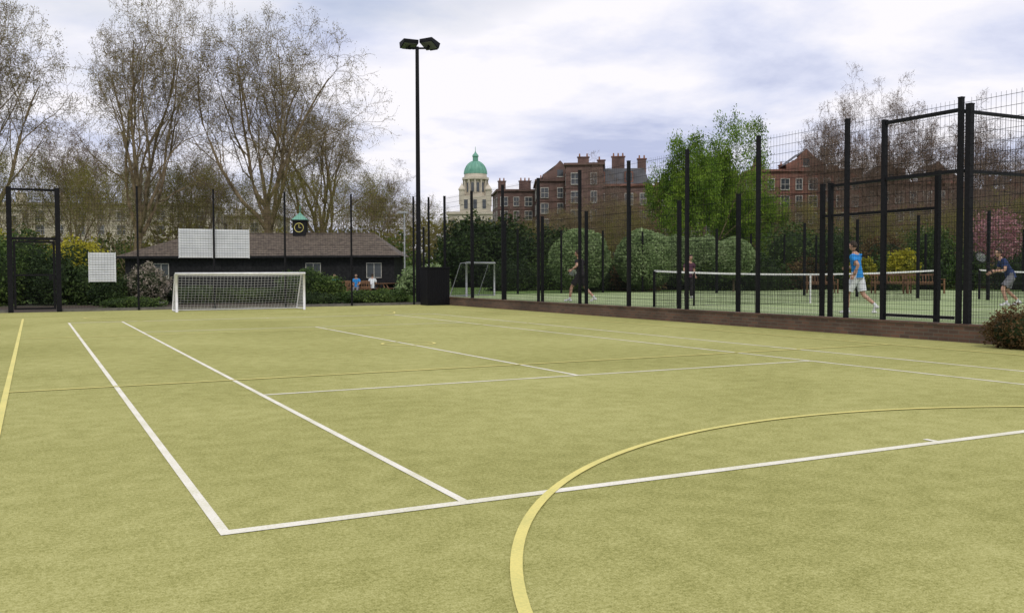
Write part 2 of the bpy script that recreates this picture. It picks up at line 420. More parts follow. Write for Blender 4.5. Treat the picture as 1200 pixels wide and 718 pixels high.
# floodlight mast
root = empty('floodlight_mast', at(-.1, 41.8))
mb = MB(); Hm = 11.4
mb.tube([(0, 0, 0), (0, 0, 2.2)], .13, 12); mb.tube([(0, 0, 2.2), (0, 0, Hm)], [.11, .08], 12)
mb.box((-.2, -.2, 0), (.2, .2, .05))
mb.build('mast', ['black'], root)
mb = MB()
T0 = Matrix.Rotation(-YAW, 4, 'Z')
mb.box((-.5, -.04, Hm-.10), (.55, .04, Hm-.03), 0, T0)
for sx, ang, tl in ((-.36, 25, -16), (.56, -32, -26)):
    T = T0 @ Matrix.Translation((sx, 0, Hm+.16)) @ Matrix.Rotation(R(ang), 4, 'Z') @ Matrix.Rotation(R(tl), 4, 'X')
    b = len(mb.v)
    mb.box((-.34, -.28, -.12), (.34, .3, .16), 0, T)
    for i in (4, 5):
        p = T.inverted() @ Vector(mb.v[b+i]); p.z = .02; p.y = -.34; mb.v[b+i] = tuple(T @ p)
    mb.box((-.30, -.25, -.135), (.30, .25, -.122), 1, T)
    mb.box((-.2, .3, -.08), (.2, .4, .12), 0, T)
    mb.box((-.03, -.05, -.28), (.03, .05, -.13), 0, T)
mb.build('floodlights', ['black', 'lens'], root)
root_l = MB(); p = at(-.115, 60)
root_l.tube([(0, 0, 0), (0, 0, 5.2)], [.06, .04], 8); root_l.box((-.45, -.09, 5.2), (.25, .09, 5.32))
root_l.build('street_lamp', ['steel'], None, p, -YAW)

# ------------------------------------------------------------------ trees
def gen_tree(seed, H, trunk=.22, nl=7, levels=5, spread=.55, rtrunk=.45, gnarl=.18, kids=(7, 6, 6, 5, 4), minr=.011, ratio=.62, up=.10):
    rnd = random.Random(seed); mb = MB(); tips = []
    def rv(s=1): return Vector((rnd.uniform(-s, s), rnd.uniform(-s, s), rnd.uniform(-s, s)))
    def branch(p, d, L, r, lvl):
        n = (7, 8, 6, 4, 3, 2)[min(lvl, 5)]
        pts = [p.copy()]; rad = [r]; dirs = [d.copy()]
        for i in range(n):
            g = gnarl*(1.0+.25*lvl) if lvl > 0 else gnarl*.35
            bias = Vector((0, 0, up if lvl < 3 else (-.04 if lvl == 3 else .0)))
            d = (d + rv(g) + bias).normalized()
            p = p + d*(L/n); pts.append(p.copy()); dirs.append(d.copy())
            endr = r*(.66 if lvl == 0 else .25)
            rad.append(max(minr*.8, r+(endr-r)*((i+1)/n)))
        mb.tube(pts, rad, (10, 8, 6, 4, 3, 3)[min(lvl, 5)], 0, False)
        if lvl >= levels:
            tips.append((pts[-1].x, pts[-1].y, pts[-1].z)); tips.append((pts[1].x, pts[1].y, pts[1].z)); return
        k = kids[min(lvl, len(kids)-1)]
        if lvl == 0: k = nl
        az = rnd.uniform(0, 6.28)
        for j in range(k):
            t = (.55+.45*(j+.5)/k) if lvl == 0 else (.25+.75*(j+rnd.random())/k)
            x = min(t*n, n-.001); i0 = int(x); f = x-i0
            q = pts[i0].lerp(pts[i0+1], f); dd = dirs[i0+1]
            az += 2.4+rnd.uniform(-.5, .5)
            u = dd.cross(Vector((.31, .77, .2))).normalized(); w = dd.cross(u)
            side = u*math.cos(az)+w*math.sin(az)
            if lvl == 0: ang = spread*(1.25-.8*j/k)*rnd.uniform(.8, 1.15)
            else: ang = rnd.uniform(.5, 1.05)
            nd = (dd*math.cos(ang)+side*math.sin(ang)).normalized()
            if lvl == 0: LL = (H-q.z)*rnd.uniform(.62, .86)/max(.6, nd.z)*(.75+.25*j/k)
            else: LL = L*ratio*(1.12-.55*t)*rnd.uniform(.7, 1.2)
            rr = rad[min(i0+1, n)]*(.60 if lvl == 0 else .52)*rnd.uniform(.8, 1.05)
            branch(q, nd, LL, max(minr, rr), lvl+1)
    branch(Vector((0, 0, -.2)), Vector((rnd.uniform(-.06, .06), rnd.uniform(-.06, .06), 1)).normalized(), H*trunk*1.3, rtrunk, 0)
    return mb, tips

def leaf_mesh(name, C, size, rs, mat, parent=None):
    n = len(C)
    a = rs.normal(size=(n, 3)); a /= np.linalg.norm(a, axis=1)[:, None]
    b = rs.normal(size=(n, 3)); b -= (a*b).sum(1)[:, None]*a; b /= np.linalg.norm(b, axis=1)[:, None]
    s = size*rs.uniform(.6, 1.3, size=(n, 1))
    V = np.stack([C-a*s, C-b*s*.5, C+a*s, C+b*s*.5], axis=1).reshape(-1, 3)
    me = bpy.data.meshes.new(name)
    me.vertices.add(4*n); me.vertices.foreach_set('co', V.astype(np.float32).ravel())
    me.loops.add(4*n); me.loops.foreach_set('vertex_index', np.arange(4*n, dtype=np.int32))
    me.polygons.add(n); me.polygons.foreach_set('loop_start', np.arange(0, 4*n, 4, dtype=np.int32))
    me.polygons.foreach_set('loop_total', np.full(n, 4, dtype=np.int32))
    me.materials.append(M[mat]); me.update(calc_edges=True)
    o = bpy.data.objects.new(name, me); scene.collection.objects.link(o)
    if parent: o.parent = parent
    return o

def clouds(blobs, rs, inner=.55, lumpy=1.0):
    out = []
    for (x, y, z, rx, ry, rz, n) in blobs:
        n = int(n)
        d = rs.normal(size=(n, 3)); d /= np.linalg.norm(d, axis=1)[:, None]
        ph = rs.uniform(0, 6.28, 6)
        lump = 1+lumpy*(.13*np.sin(d[:, 0]*5+ph[0])*np.sin(d[:, 1]*5+ph[1])+.12*np.sin(d[:, 2]*7+ph[2])*np.sin(d[:, 0]*8+ph[3])+.08*np.sin(d[:, 1]*13+ph[4])*np.sin(d[:, 2]*11+ph[5]))
        r = (inner+(1-inner)*rs.uniform(0, 1, n)**.6)*lump*(1+.05*lumpy*rs.normal(size=n))
        out.append(np.stack([x+d[:, 0]*r*rx, y+d[:, 1]*r*ry, z+d[:, 2]*r*rz], axis=1))
    return np.concatenate(out)

def shrub(name, blobs, size, mat, seed, core=True, inner=.6, lumpy=1.0, cs=.72, cm='core'):
    rs = np.random.RandomState(seed)
    c0 = Vector(blobs[0][:3]); c0.z = 0
    root = empty(name, c0)
    bl = [(b[0]-c0.x, b[1]-c0.y) + tuple(b[2:]) for b in blobs]
    C = clouds(bl, rs, inner, lumpy); C = C[C[:, 2] > -.02]
    leaf_mesh('foliage', C, size, rs, mat, root)
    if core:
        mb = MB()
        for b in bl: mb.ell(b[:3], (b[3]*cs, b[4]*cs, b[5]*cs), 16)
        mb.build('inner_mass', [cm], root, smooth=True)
    mb = MB(); mb.tube([(0, 0, -.1), (0, 0, max(.3, bl[0][2]*.6))], .05, 6); mb.build('stem', ['bark'], root)
    return root

TREES = {}
def plane_data(key, leafmat, nleaf, lsize, bark='bark', frac=1.0, jit=.22, **kw):
    mb, tips = gen_tree(**kw)
    rs = np.random.RandomState(kw['seed'])
    T = np.array(tips)
    ztop = np.percentile(T[:, 2], 99.5); rad = np.percentile(np.hypot(T[:, 0], T[:, 1]), 93)
    o = mb.build('tmp', [bark], None)
    me1 = o.data; bpy.data.objects.remove(o)
    C = np.repeat(T, nleaf, axis=0); C = C+rs.normal(size=C.shape)*jit
    if frac < 1: C = C[rs.uniform(size=len(C)) < frac]
    o2 = leaf_mesh('tmp', C, lsize, rs, leafmat); me2 = o2.data; bpy.data.objects.remove(o2)
    TREES[key] = (me1, me2, ztop, rad)
    print(key, ztop, rad, len(tips))

def put_tree(name, key, loc, rz, h, w, leaf=True):
    root = empty(name, loc, rz); sx = w/2/TREES[key][3]; root.scale = (sx, sx, h/TREES[key][2])
    for nm, me in (('trunk_and_branches', TREES[key][0]), ('leaves', TREES[key][1])):
        if nm == 'leaves' and not leaf: continue
        o = bpy.data.objects.new(nm, me); scene.collection.objects.link(o); o.parent = root
    return root

K = (7, 7, 6, 6, 3)
plane_data('A', 'twigleaf', 2, .075, seed=3, H=24, nl=9, levels=5, kids=K, spread=.62, rtrunk=.6, trunk=.28, minr=.014, gnarl=.21)
plane_data('B', 'twigleaf', 2, .075, seed=11, H=24, nl=9, levels=5, kids=K, spread=.75, rtrunk=.65, trunk=.25, minr=.014, gnarl=.21)
plane_data('C', 'twigleaf2', 2, .10, 'bark2', seed=23, H=24, nl=9, levels=5, kids=K, spread=.85, rtrunk=.5, trunk=.22, minr=.020)
plane_data('E', 'twigleaf', 2, .075, seed=57, H=24, nl=9, levels=5, kids=K, spread=.72, rtrunk=.6, trunk=.26, minr=.014, gnarl=.24)
plane_data('D', 'olive', 8, .085, seed=31, H=15, nl=9, levels=4, kids=(7, 6, 5, 4), spread=.95, rtrunk=.22, trunk=.16, minr=.014, jit=.35)
plane_data('G', 'lime', 30, .13, seed=42, H=13, nl=10, levels=4, kids=(7, 6, 5, 4), spread=.7, rtrunk=.2, trunk=.18, minr=.012, jit=.4)

put_tree('plane_tree', 'A', at(-.555, 66), .3, 23, 13)
put_tree('plane_tree', 'B', at(-.402, 70), 1.3, 23.5, 14)
put_tree('plane_tree', 'E', at(-.265, 74), 2.9, 22.8, 14)
put_tree('plane_tree', 'B', at(-.20, 80), 4.2, 17.5, 15)
put_tree('plane_tree', 'A', at(-.68, 72), 4.0, 24, 14)
put_tree('plane_tree', 'C', at(-.335, 100), 4.0, 17, 14)
put_tree('plane_tree', 'C', at(-.47, 104), 2.0, 20, 15)
put_tree('plane_tree', 'C', at(-.14, 120), 1.0, 15, 14)
put_tree('bare_tree', 'C', at(.345, 130), 0.5, 28, 15)
put_tree('bare_tree', 'C', at(.40, 128), 4.1, 25, 14)
put_tree('bare_tree', 'C', at(.455, 130), 2.5, 27, 17)
put_tree('bare_tree', 'C', at(.53, 125), 2.0, 24, 16)
put_tree('bare_tree', 'C', at(.105, 120), 3.5, 15.5, 9)
put_tree('bare_tree', 'E', at(.075, 96), 1.5, 9, 9)
put_tree('bare_tree', 'E', at(.14, 92), 1.5, 9.5, 9)
put_tree('bare_tree', 'C', at(.02, 120), 2.2, 10, 10)
put_tree('bare_tree', 'C', at(.29, 104), 2.2, 12, 9)
put_tree('bare_tree', 'C', at(.385, 96), 3.2, 10, 9)
put_tree('bare_tree', 'C', at(.47, 92), 5.2, 12, 10)
put_tree('bare_tree', 'C', at(.54, 80), 4.4, 11, 10)
for i, (t, d, h, ww) in enumerate([(-.56, 58, 9.5, 10), (-.51, 76, 12, 10), (-.455, 63, 9, 8), (-.41, 84, 12, 10), (-.365, 78, 11, 10), (-.32, 86, 12, 9), (-.28, 78, 10, 8), (-.235, 70, 9.5, 8), (-.185, 68, 9, 8), (-.15, 82, 10.5, 9), (-.11, 95, 9, 8), (-.075, 90, 7, 7), (-.03, 110, 8, 9), (.02, 110, 8.0, 9), (.07, 100, 7, 8), (.13, 84, 7, 7), (.32, 78, 7.5, 8), (.4, 74, 6.5, 8), (.48, 70, 6.5, 7), (.55, 66, 7, 7)]):
    put_tree('budding_tree', 'D', at(t, d), i*1.7, h, ww)
put_tree('green_tree', 'G', at(.203, 74), 1.0, 13.2, 8.6)
put_tree('green_tree', 'G', at(.245, 80), 2.0, 10, 6.5)

rs = np.random.RandomState(5); bl = []
for i in range(46):
    t = -.9+1.9*i/45; d = rs.uniform(112, 122); p = at(t, d)
    h = rs.uniform(3.0, 5.0)
    bl.append((p.x, p.y, h*.7, 5.0, 4.0, h, 1700))
leaf_mesh('distant_tree_mass', clouds(bl, rs, .4), .32, rs, 'olive')
bl = []
for i in range(40):
    t = -.75+1.6*i/39; d = rs.uniform(84, 92); p = at(t, d); h = rs.uniform(1.8, 3.2)
    bl.append((p.x, p.y, h*.7, 3.2, 2.0, h, 1500))
leaf_mesh('distant_shrubbery', clouds(bl, rs, .4), .22, rs, 'mid')

def B(t, d, z, rx, ry, rz, n):
    p = at(t, d); return (p.x, p.y, z, rx, ry, rz, n)
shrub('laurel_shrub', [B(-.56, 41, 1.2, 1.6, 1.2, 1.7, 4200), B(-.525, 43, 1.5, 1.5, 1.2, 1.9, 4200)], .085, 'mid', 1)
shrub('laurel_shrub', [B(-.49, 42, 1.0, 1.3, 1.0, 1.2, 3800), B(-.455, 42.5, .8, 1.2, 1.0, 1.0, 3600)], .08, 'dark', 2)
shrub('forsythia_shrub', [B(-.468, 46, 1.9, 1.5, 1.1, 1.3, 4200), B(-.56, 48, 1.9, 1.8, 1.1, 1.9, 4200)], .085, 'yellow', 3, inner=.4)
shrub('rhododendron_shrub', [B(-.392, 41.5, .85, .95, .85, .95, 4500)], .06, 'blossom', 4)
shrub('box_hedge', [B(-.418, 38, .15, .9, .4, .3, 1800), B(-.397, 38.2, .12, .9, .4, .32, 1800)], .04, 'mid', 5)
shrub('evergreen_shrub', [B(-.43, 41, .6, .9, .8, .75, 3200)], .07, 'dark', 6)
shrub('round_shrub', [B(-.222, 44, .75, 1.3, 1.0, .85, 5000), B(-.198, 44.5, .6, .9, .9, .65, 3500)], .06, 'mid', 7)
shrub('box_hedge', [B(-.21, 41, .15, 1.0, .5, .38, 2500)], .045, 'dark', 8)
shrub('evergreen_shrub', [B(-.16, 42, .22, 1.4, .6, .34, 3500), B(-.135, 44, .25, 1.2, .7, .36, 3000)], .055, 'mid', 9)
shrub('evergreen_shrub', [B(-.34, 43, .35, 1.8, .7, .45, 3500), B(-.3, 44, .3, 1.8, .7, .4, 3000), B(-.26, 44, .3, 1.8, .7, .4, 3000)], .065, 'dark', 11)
shrub('evergreen_shrub', [B(-.105, 45, .7, .9, .8, 1.0, 3000), B(-.085, 46, .8, .9, .8, 1.0, 3000)], .07, 'sage', 12)
shrub('evergreen_shrub', [(15.15, 10.3, .30, .42, .6, .40, 3500), (15.2, 9.4, .32, .42, .6, .38, 3500), (15.1, 8.5, .28, .42, .6, .36, 3000)], .032, 'rust', 13)
shrub('yew_tree', [B(-.045, 70, 2.4, 2.6, 2.4, 3.1, 6500), B(-.01, 72, 2.6, 3.0, 2.4, 3.0, 6500)], .15, 'dark', 14)
shrub('yew_tree', [B(.045, 60, 2.0, 2.2, 1.8, 2.3, 5000)], .13, 'dark', 15)
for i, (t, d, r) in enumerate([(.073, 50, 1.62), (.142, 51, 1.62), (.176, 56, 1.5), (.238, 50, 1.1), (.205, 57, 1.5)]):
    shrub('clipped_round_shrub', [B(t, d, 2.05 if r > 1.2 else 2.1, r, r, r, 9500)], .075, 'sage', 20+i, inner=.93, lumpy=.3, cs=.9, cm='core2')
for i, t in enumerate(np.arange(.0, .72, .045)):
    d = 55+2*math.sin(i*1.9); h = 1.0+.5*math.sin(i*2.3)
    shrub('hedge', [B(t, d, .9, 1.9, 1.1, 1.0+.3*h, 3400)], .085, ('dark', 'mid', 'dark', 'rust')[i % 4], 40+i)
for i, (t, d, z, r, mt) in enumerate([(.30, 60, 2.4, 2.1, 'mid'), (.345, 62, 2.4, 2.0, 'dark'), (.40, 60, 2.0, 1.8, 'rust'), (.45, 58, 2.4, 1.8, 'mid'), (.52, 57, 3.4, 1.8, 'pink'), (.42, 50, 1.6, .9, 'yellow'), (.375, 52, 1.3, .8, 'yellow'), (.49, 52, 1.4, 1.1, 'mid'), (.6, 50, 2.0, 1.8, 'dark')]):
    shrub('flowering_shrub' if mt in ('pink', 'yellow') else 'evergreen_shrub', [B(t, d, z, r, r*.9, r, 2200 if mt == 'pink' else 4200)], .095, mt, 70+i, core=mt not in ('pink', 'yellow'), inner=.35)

# ------------------------------------------------------------------ buildings
def building(name, loc, rz, W, D, H, st, bays, wall, chim=3, gables=0, ww=1.1, wh=1.7, roof='flat', band='frame', seed=0):
    rnd = random.Random(seed); root = empty(name, loc, rz)
    mb = MB(); mb.box((-W/2, 0, -.5), (W/2, D, H)); mb.build('walls', [wall], root)
    fr = MB(); gl = MB(); tr = MB()
    sh = (H-1.0)/st
    def win(cx, cz, face, w_, h_):
        def bx(mbx, x0, x1, z0, z1, o0, o1):
            if face == 0: mbx.box((cx+x0, -o1, cz+z0), (cx+x1, -o0, cz+z1))
            elif face == 1: mbx.box((-W/2-o1, cx+x0, cz+z0), (-W/2-o0, cx+x1, cz+z1))
            else: mbx.box((W/2+o0, cx+x0, cz+z0), (W/2+o1, cx+x1, cz+z1))
        bx(gl, -w_/2, w_/2, 0, h_, -.05, .02)
        bx(fr, -w_/2-.09, -w_/2, -.1, h_+.12, -.05, .12); bx(fr, w_/2, w_/2+.09, -.1, h_+.12, -.05, .12)
        bx(fr, -w_/2, w_/2, h_, h_+.12, -.05, .12); bx(fr, -w_/2, w_/2, -.12, 0, -.05, .18)
        bx(fr, -w_/2, w_/2, h_/2-.035, h_/2+.035, -.02, .06)
        bx(fr, -.025, .025, 0, h_, -.02, .05)
    for s in range(st):
        z = .9+s*sh
        for b in range(bays): win(-W/2+(b+.5)*W/bays, z, 0, ww*(.8 if b % 2 else 1.1), min(wh, sh*.6))
        nb = max(1, int(D/4))
        for b in range(nb):
            for f in (1, 2): win((b+.5)*D/nb, z, f, ww, min(wh, sh*.6))
        if s: tr.box((-W/2-.08, -.1, s*sh+.25), (W/2+.08, -.003, s*sh+.40))
    tr.box((-W/2-.3, -.35, H), (W/2+.3, D+.3, H+.35))
    rf = MB()
    if roof == 'mansard':
        a = 1.0; h = 2.6; z0 = H+.35
        lo = [(-W/2, 0), (W/2, 0), (W/2, D), (-W/2, D)]; up = [(-W/2+a, a), (W/2-a, a), (W/2-a, D-a), (-W/2+a, D-a)]
        for i in range(4):
            j = (i+1) % 4; rf.quad([(*lo[i], z0), (*lo[j], z0), (*up[j], z0+h), (*up[i], z0+h)])
        rf.quad([(*p, z0+h) for p in up])
        for b in range(bays):
            if b % 2 == 0:
                x = -W/2+(b+.5)*W/bays; tr.box((x-.7, .05, z0+.3), (x+.7, 1.2, z0+2.0)); gl.box((x-.5, .02, z0+.5), (x+.5, .045, z0+1.8))
        top = z0+h
    else: top = H+.35
    br = MB()
    for gidx in range(gables):
        x = -W/2+(gidx+.5)*W/gables; gw = min(3.0, W/gables*.4); z0 = H+.35
        br.quad([(x-gw, -.1, z0), (x+gw, -.1, z0), (x+gw, -.1, z0+.8), (x+gw*.5, -.1, z0+1.6), (x, -.1, z0+3.2), (x-gw*.5, -.1, z0+1.6), (x-gw, -.1, z0+.8)])
        br.quad([(x-gw, .3, z0), (x+gw, .3, z0), (x+gw, .3, z0+.8), (x+gw*.5, .3, z0+1.6), (x, .3, z0+3.2), (x-gw*.5, .3, z0+1.6), (x-gw, .3, z0+.8)])
        rf.quad([(x-gw, .3, z0+.8), (x, .3, z0+3.0), (x, D*.6, z0+3.0), (x-gw, D*.6, z0+.8)])
        rf.quad([(x+gw, .3, z0+.8), (x, .3, z0+3.0), (x, D*.6, z0+3.0), (x+gw, D*.6, z0+.8)])
        gl.box((x-.5, -.14, z0+.5), (x+.5, -.11, z0+1.6)); fr.box((x-.6, -.17, z0+.35), (x+.6, -.105, z0+.48))
    pots = MB()
    for c in range(chim):
        x = -W/2+(c+.5)*W/chim+rnd.uniform(-.6, .6); y = rnd.uniform(D*.25, D*.7); h = rnd.uniform(1.0, 2.4); wv = rnd.uniform(.5, 1.2)
        br.box((x-wv, y-.5, H), (x+wv, y+.5, top+h)); tr.box((x-wv-.12, y-.6, top+h), (x+wv+.12, y+.6, top+h+.15))
        k = int(wv*3)
        for i in range(k):
            px = x-wv+.3+i*(2*wv-.6)/max(1, k-1); pots.tube([(px, y, top+h+.15), (px, y, top+h+.7)], [.15, .11], 8)
    fr.build('window_frames', ['frame'], root); gl.build('window_glass', ['glass'], root); tr.build('cornice_and_bands', [band], root)
    if rf.v: rf.build('roof', ['slate2'], root)
    if br.v: br.build('gables_and_chimneys', [wall], root)
    if pots.v: pots.build('chimney_pots', ['terracotta'], root)
    return root

building('brick_mansion_block', at(.018, 168), -YAW+.1, 11, 12, 16.0, 6, 5, 'brickbrown', 3, 0, seed=1, band='brickbrown')
building('brick_mansion_block', at(.052, 160), -YAW, 8, 14, 17.0, 6, 3, 'brickbrown', 2, 1, seed=2, band='brickbrown')
building('brick_mansion_block', at(.078, 150), -YAW-.1, 6, 12, 18.6, 6, 2, 'brickbrown', 1, 0, seed=3, band='brickbrown')
building('brick_mansion_block', at(.118, 150), -YAW-.1, 9, 12, 15.2, 5, 4, 'brickbrown', 3, 0, seed=4, roof='mansard', band='brickred')
building('brick_mansion_block', at(.165, 150), -YAW, 12, 12, 15.0, 5, 5, 'brickred', 3, 0, seed=5, band='brickred')
building('brick_mansion_block', at(.235, 150), -YAW, 14, 12, 16.5, 5, 6, 'brickbrown', 4, 0, seed=6, band='brickbrown')
building('brick_mansion_block', at(.315, 144), -YAW-.05, 17, 12, 16.8, 6, 8, 'brickred', 4, 1, seed=7, ww=1.1, band='brickred')
building('brick_mansion_block', at(.43, 146), -YAW-.05, 15, 12, 15.0, 5, 7, 'brickbrown', 3, 2, seed=8, ww=1.1, band='brickred')
building('brick_mansion_block', at(.55, 142), -YAW-.05, 18, 12, 13.5, 4, 8, 'brickred', 4, 1, seed=9, ww=1.1, band='brickred')
building('stucco_terrace', at(-.44, 150), -YAW+.12, 34, 12, 12.5, 5, 11, 'stucco', 6, 0, seed=10, band='stucco')
building('stucco_terrace', at(-.30, 165), -YAW+.05, 16, 12, 11.5, 4, 6, 'stucco', 3, 0, seed=11, band='stucco')
building('stucco_terrace', at(-.62, 145), -YAW+.15, 26, 12, 11.5, 5, 9, 'stucco', 5, 0, seed=12, band='stucco')

root = empty('domed_tower', at(-.0385, 260), -YAW)
mb = MB(); mb.box((-7.5, -4, -1), (9, 8, 17.5), 0); mb.box((-7.9, -4.4, 17.5), (9.4, 8.4, 18.2), 0)
mb.box((-4.2, -4.2, 18.2), (4.2, 4.2, 22.5), 0)
mb.lathe([(3.6, 22.5), (3.6, 23.2), (2.9, 23.2), (2.9, 27.2), (3.7, 27.2), (3.7, 27.8), (3.2, 27.9), (3.1, 28.8)], 32, m=0)
for i in range(12):
    a = 2*math.pi*i/12; mb.tube([(3.3*math.cos(a), 3.3*math.sin(a), 23.2), (3.3*math.cos(a), 3.3*math.sin(a), 27.2)], .24, 8)
for sx in (-1, 1):
    for sy in (-1, 1):
        mb.lathe([(.8, 20.2), (.8, 24.0), (1.0, 24.1), (1.0, 24.4), (.7, 24.9), (.2, 25.6), (.0, 26.2)], 12, (sx*3.6, sy*3.6, 0))
mb.build('stone_drum', ['stone'], root)
mb = MB()
for i in range(12):
    a = 2*math.pi*(i+.5)/12; T = Matrix.Rotation(a, 4, 'Z'); mb.box((2.8, -.4, 23.7), (2.93, .4, 26.3), 0, T)
for i in range(6): mb.box((-6.8+i*2.6, -4.06, 13), (-5.6+i*2.6, -3.98, 16))
for i in range(3): mb.box((-3+i*2.5, -4.26, 19), (-2+i*2.5, -4.18, 21.5))
mb.build('openings', ['glass'], root)
mb = MB(); prof = [(3.15*math.cos(a), 28.8+3.7*math.sin(a)) for a in np.linspace(0, 1.35, 12)]
mb.lathe(prof+[(.75, 32.5), (.75, 33.6), (.95, 33.7), (.8, 34.1), (.3, 34.7), (.08, 35.2), (.05, 36.4)], 32)
for i in range(16):
    a = 2*math.pi*i/16; mb.tube([((r+.04)*math.cos(a), (r+.04)*math.sin(a), z) for r, z in prof], .08, 4)
mb.build('copper_dome', ['copper'], root, smooth=False)

root = empty('timber_pavilion', at(-.27, 60), -YAW+.03)
W, D, Hh = 17.2, 6.5, 2.55
mb = MB(); mb.box((-W/2, 0, -.1), (W/2, D, Hh))
n = 80
for i in range(n):
    x = -W/2+W*(i+.5)/n; mb.box((x-.012, -.018, .05), (x+.012, -.002, Hh-.02))
mb.build('walls', ['timber'], root)
mb = MB(); e = .45; z0 = Hh; zr = 4.05
mb.quad([(-W/2-e, -e, z0-.05), (W/2+e, -e, z0-.05), (W/2-1.6, D/2, zr), (-W/2+3.4, D/2, zr)])
mb.quad([(W/2+e, D+e, z0-.05), (-W/2-e, D+e, z0-.05), (-W/2+3.4, D/2, zr), (W/2-1.6, D/2, zr)])
mb.quad([(-W/2-e, D+e, z0-.05), (-W/2-e, -e, z0-.05), (-W/2+3.4, D/2, zr)]); mb.quad([(W/2+e, -e, z0-.05), (W/2+e, D+e, z0-.05), (W/2-1.6, D/2, zr)])
for i in range(1, 12):
    k = i/12; mb.box((-W/2-e+k*(3.85)+.1, -e+(D/2+e)*k-.03, z0-.05+(zr-z0+.05)*k-.005), (W/2+e-k*2.05-.1, -e+(D/2+e)*k+.03, z0-.05+(zr-z0+.05)*k+.022))
mb.box((-W/2+3.4, D/2-.08, zr-.02), (W/2-1.6, D/2+.08, zr+.07))
mb.build('roof', ['slate'], root)
mb = MB(); mb.box((-W/2-e, -e-.04, z0-.18), (W/2+e, -e-.002, z0-.04)); mb.build('fascia', ['timber'], root)
mb = MB(); gl = MB(); dr = MB()
for x in (-6.3, 3.4, 7.3):
    gl.box((x-.45, -.03, 1.1), (x+.45, -.01, 2.0))
    mb.box((x-.49, -.06, 1.06), (x-.45, -.005, 2.04)); mb.box((x+.45, -.06, 1.06), (x+.49, -.005, 2.04)); mb.box((x-.45, -.06, 2.0), (x+.45, -.005, 2.04)); mb.box((x-.45, -.06, 1.06), (x+.45, -.005, 1.1)); mb.box((x-.02, -.05, 1.1), (x+.02, -.031, 2.0))
for x in (-3.0, -1.0, 1.3, 5.4): dr.box((x-.5, -.05, .0), (x+.5, -.025, 2.1)); dr.box((x+.36, -.09, 1.0), (x+.4, -.05, 1.1))
mb.build('window_frames', ['frame'], root); gl.build('window_glass', ['glass'], root); dr.build('doors', ['timber'], root)
mb = MB(); cx = 1.95; cy = D/2
mb.box((cx-.42, cy-.42, zr-.3), (cx+.42, cy+.42, zr+.85)); mb.box((cx-.5, cy-.5, zr+.85), (cx+.5, cy+.5, zr+.93))
mb.build('clock_turret', ['timber'], root)
mb = MB()
for i in range(4):
    a = [(-.5, -.5), (.5, -.5), (.5, .5), (-.5, .5)]; p, q = a[i], a[(i+1) % 4]; mb.quad([(cx+p[0], cy+p[1], zr+.93), (cx+q[0], cy+q[1], zr+.93), (cx, cy, zr+1.45)])
mb.tube([(cx, cy, zr+1.4), (cx, cy, zr+1.9)], .025, 6); mb.build('turret_roof', ['copper'], root)
mb = MB(); n = 24
ring = [(cx+.3*math.cos(2*math.pi*i/n), cy-.43, zr+.4+.3*math.sin(2*math.pi*i/n)) for i in range(n+1)]
mb.tube(ring, .025, 5); mb.box((cx-.015, cy-.45, zr+.4), (cx+.015, cy-.435, zr+.62)); mb.box((cx, cy-.45, zr+.385), (cx+.15, cy-.435, zr+.415))
mb.build('clock_face', ['yellow_line'], root)

def bench(loc, rz, L=1.7, mat='wood'):
    root = empty('park_bench', loc, rz); mb = MB()
    for i in range(4): mb.box((-L/2, -.05-.11*i-.09, .43), (L/2, -.05-.11*i, .46))
    mb.build('seat', [mat], root); mb = MB()
    T = Matrix.Translation((0, .0, .5)) @ Matrix.Rotation(R(-12), 4, 'X')
    mb.box((-L/2, 0, .0), (L/2, .04, .07), 0, T); mb.box((-L/2, 0, .36), (L/2, .04, .44), 0, T)
    for i in range(12): x = -L/2+.08+i*(L-.16)/11; mb.box((x-.02, .005, .07), (x+.02, .035, .36), 0, T)
    mb.build('backrest', [mat], root); mb = MB()
    for x in (-L/2+.05, L/2-.05):
        mb.box((x-.03, -.5, 0), (x+.03, -.44, .66)); mb.box((x-.03, -.02, 0), (x+.03, .04, .5)); mb.box((x-.035, -.5, .66), (x+.035, .1, .7)); mb.box((x-.025, -.44, .36), (x+.025, -.02, .425))
    mb.build('legs', [mat], root)
for t, d in ((-.19, 56), (-.165, 57)): bench(at(t, d, -.03), -YAW)
bench(at(.44, 44, ZR), -YAW, 1.8); bench(at(.405, 45, ZR), -YAW, 1.8); bench(at(.33, 46, ZR), -YAW, 1.6)
def picnic(loc, rz):
    root = empty('picnic_table', loc, rz); mb = MB()
    for i in range(5): mb.box((-.9, -.36+.15*i, .72), (.9, -.36+.15*i+.13, .76))
    for s in (-1, 1):
        mb.box((-.9, s*.72-.13, .43), (.9, s*.72+.13, .46))
        for x in (-.65, .65): mb.tube([(x, s*.75, 0), (x, s*.22, .72)], .045, 4)
    for x in (-.65, .65): mb.box((x-.03, -.8, .38), (x+.03, .8, .43))
    mb.build('timber_top_and_legs', ['wood'], root)
picnic(at(-.15, 58, -.03), .2); picnic(at(-.132, 60, -.03), .6)
mb = MB()
for i in range(14): mb.box((i*.2, 0, 0), (i*.2+.08, .03, .95))
for z in (.25, .75): mb.box((0, .03, z), (2.7, .06, z+.07))
mb.build('picket_fence', ['wood'], None, at(-.195, 57.5, -.03), -YAW)

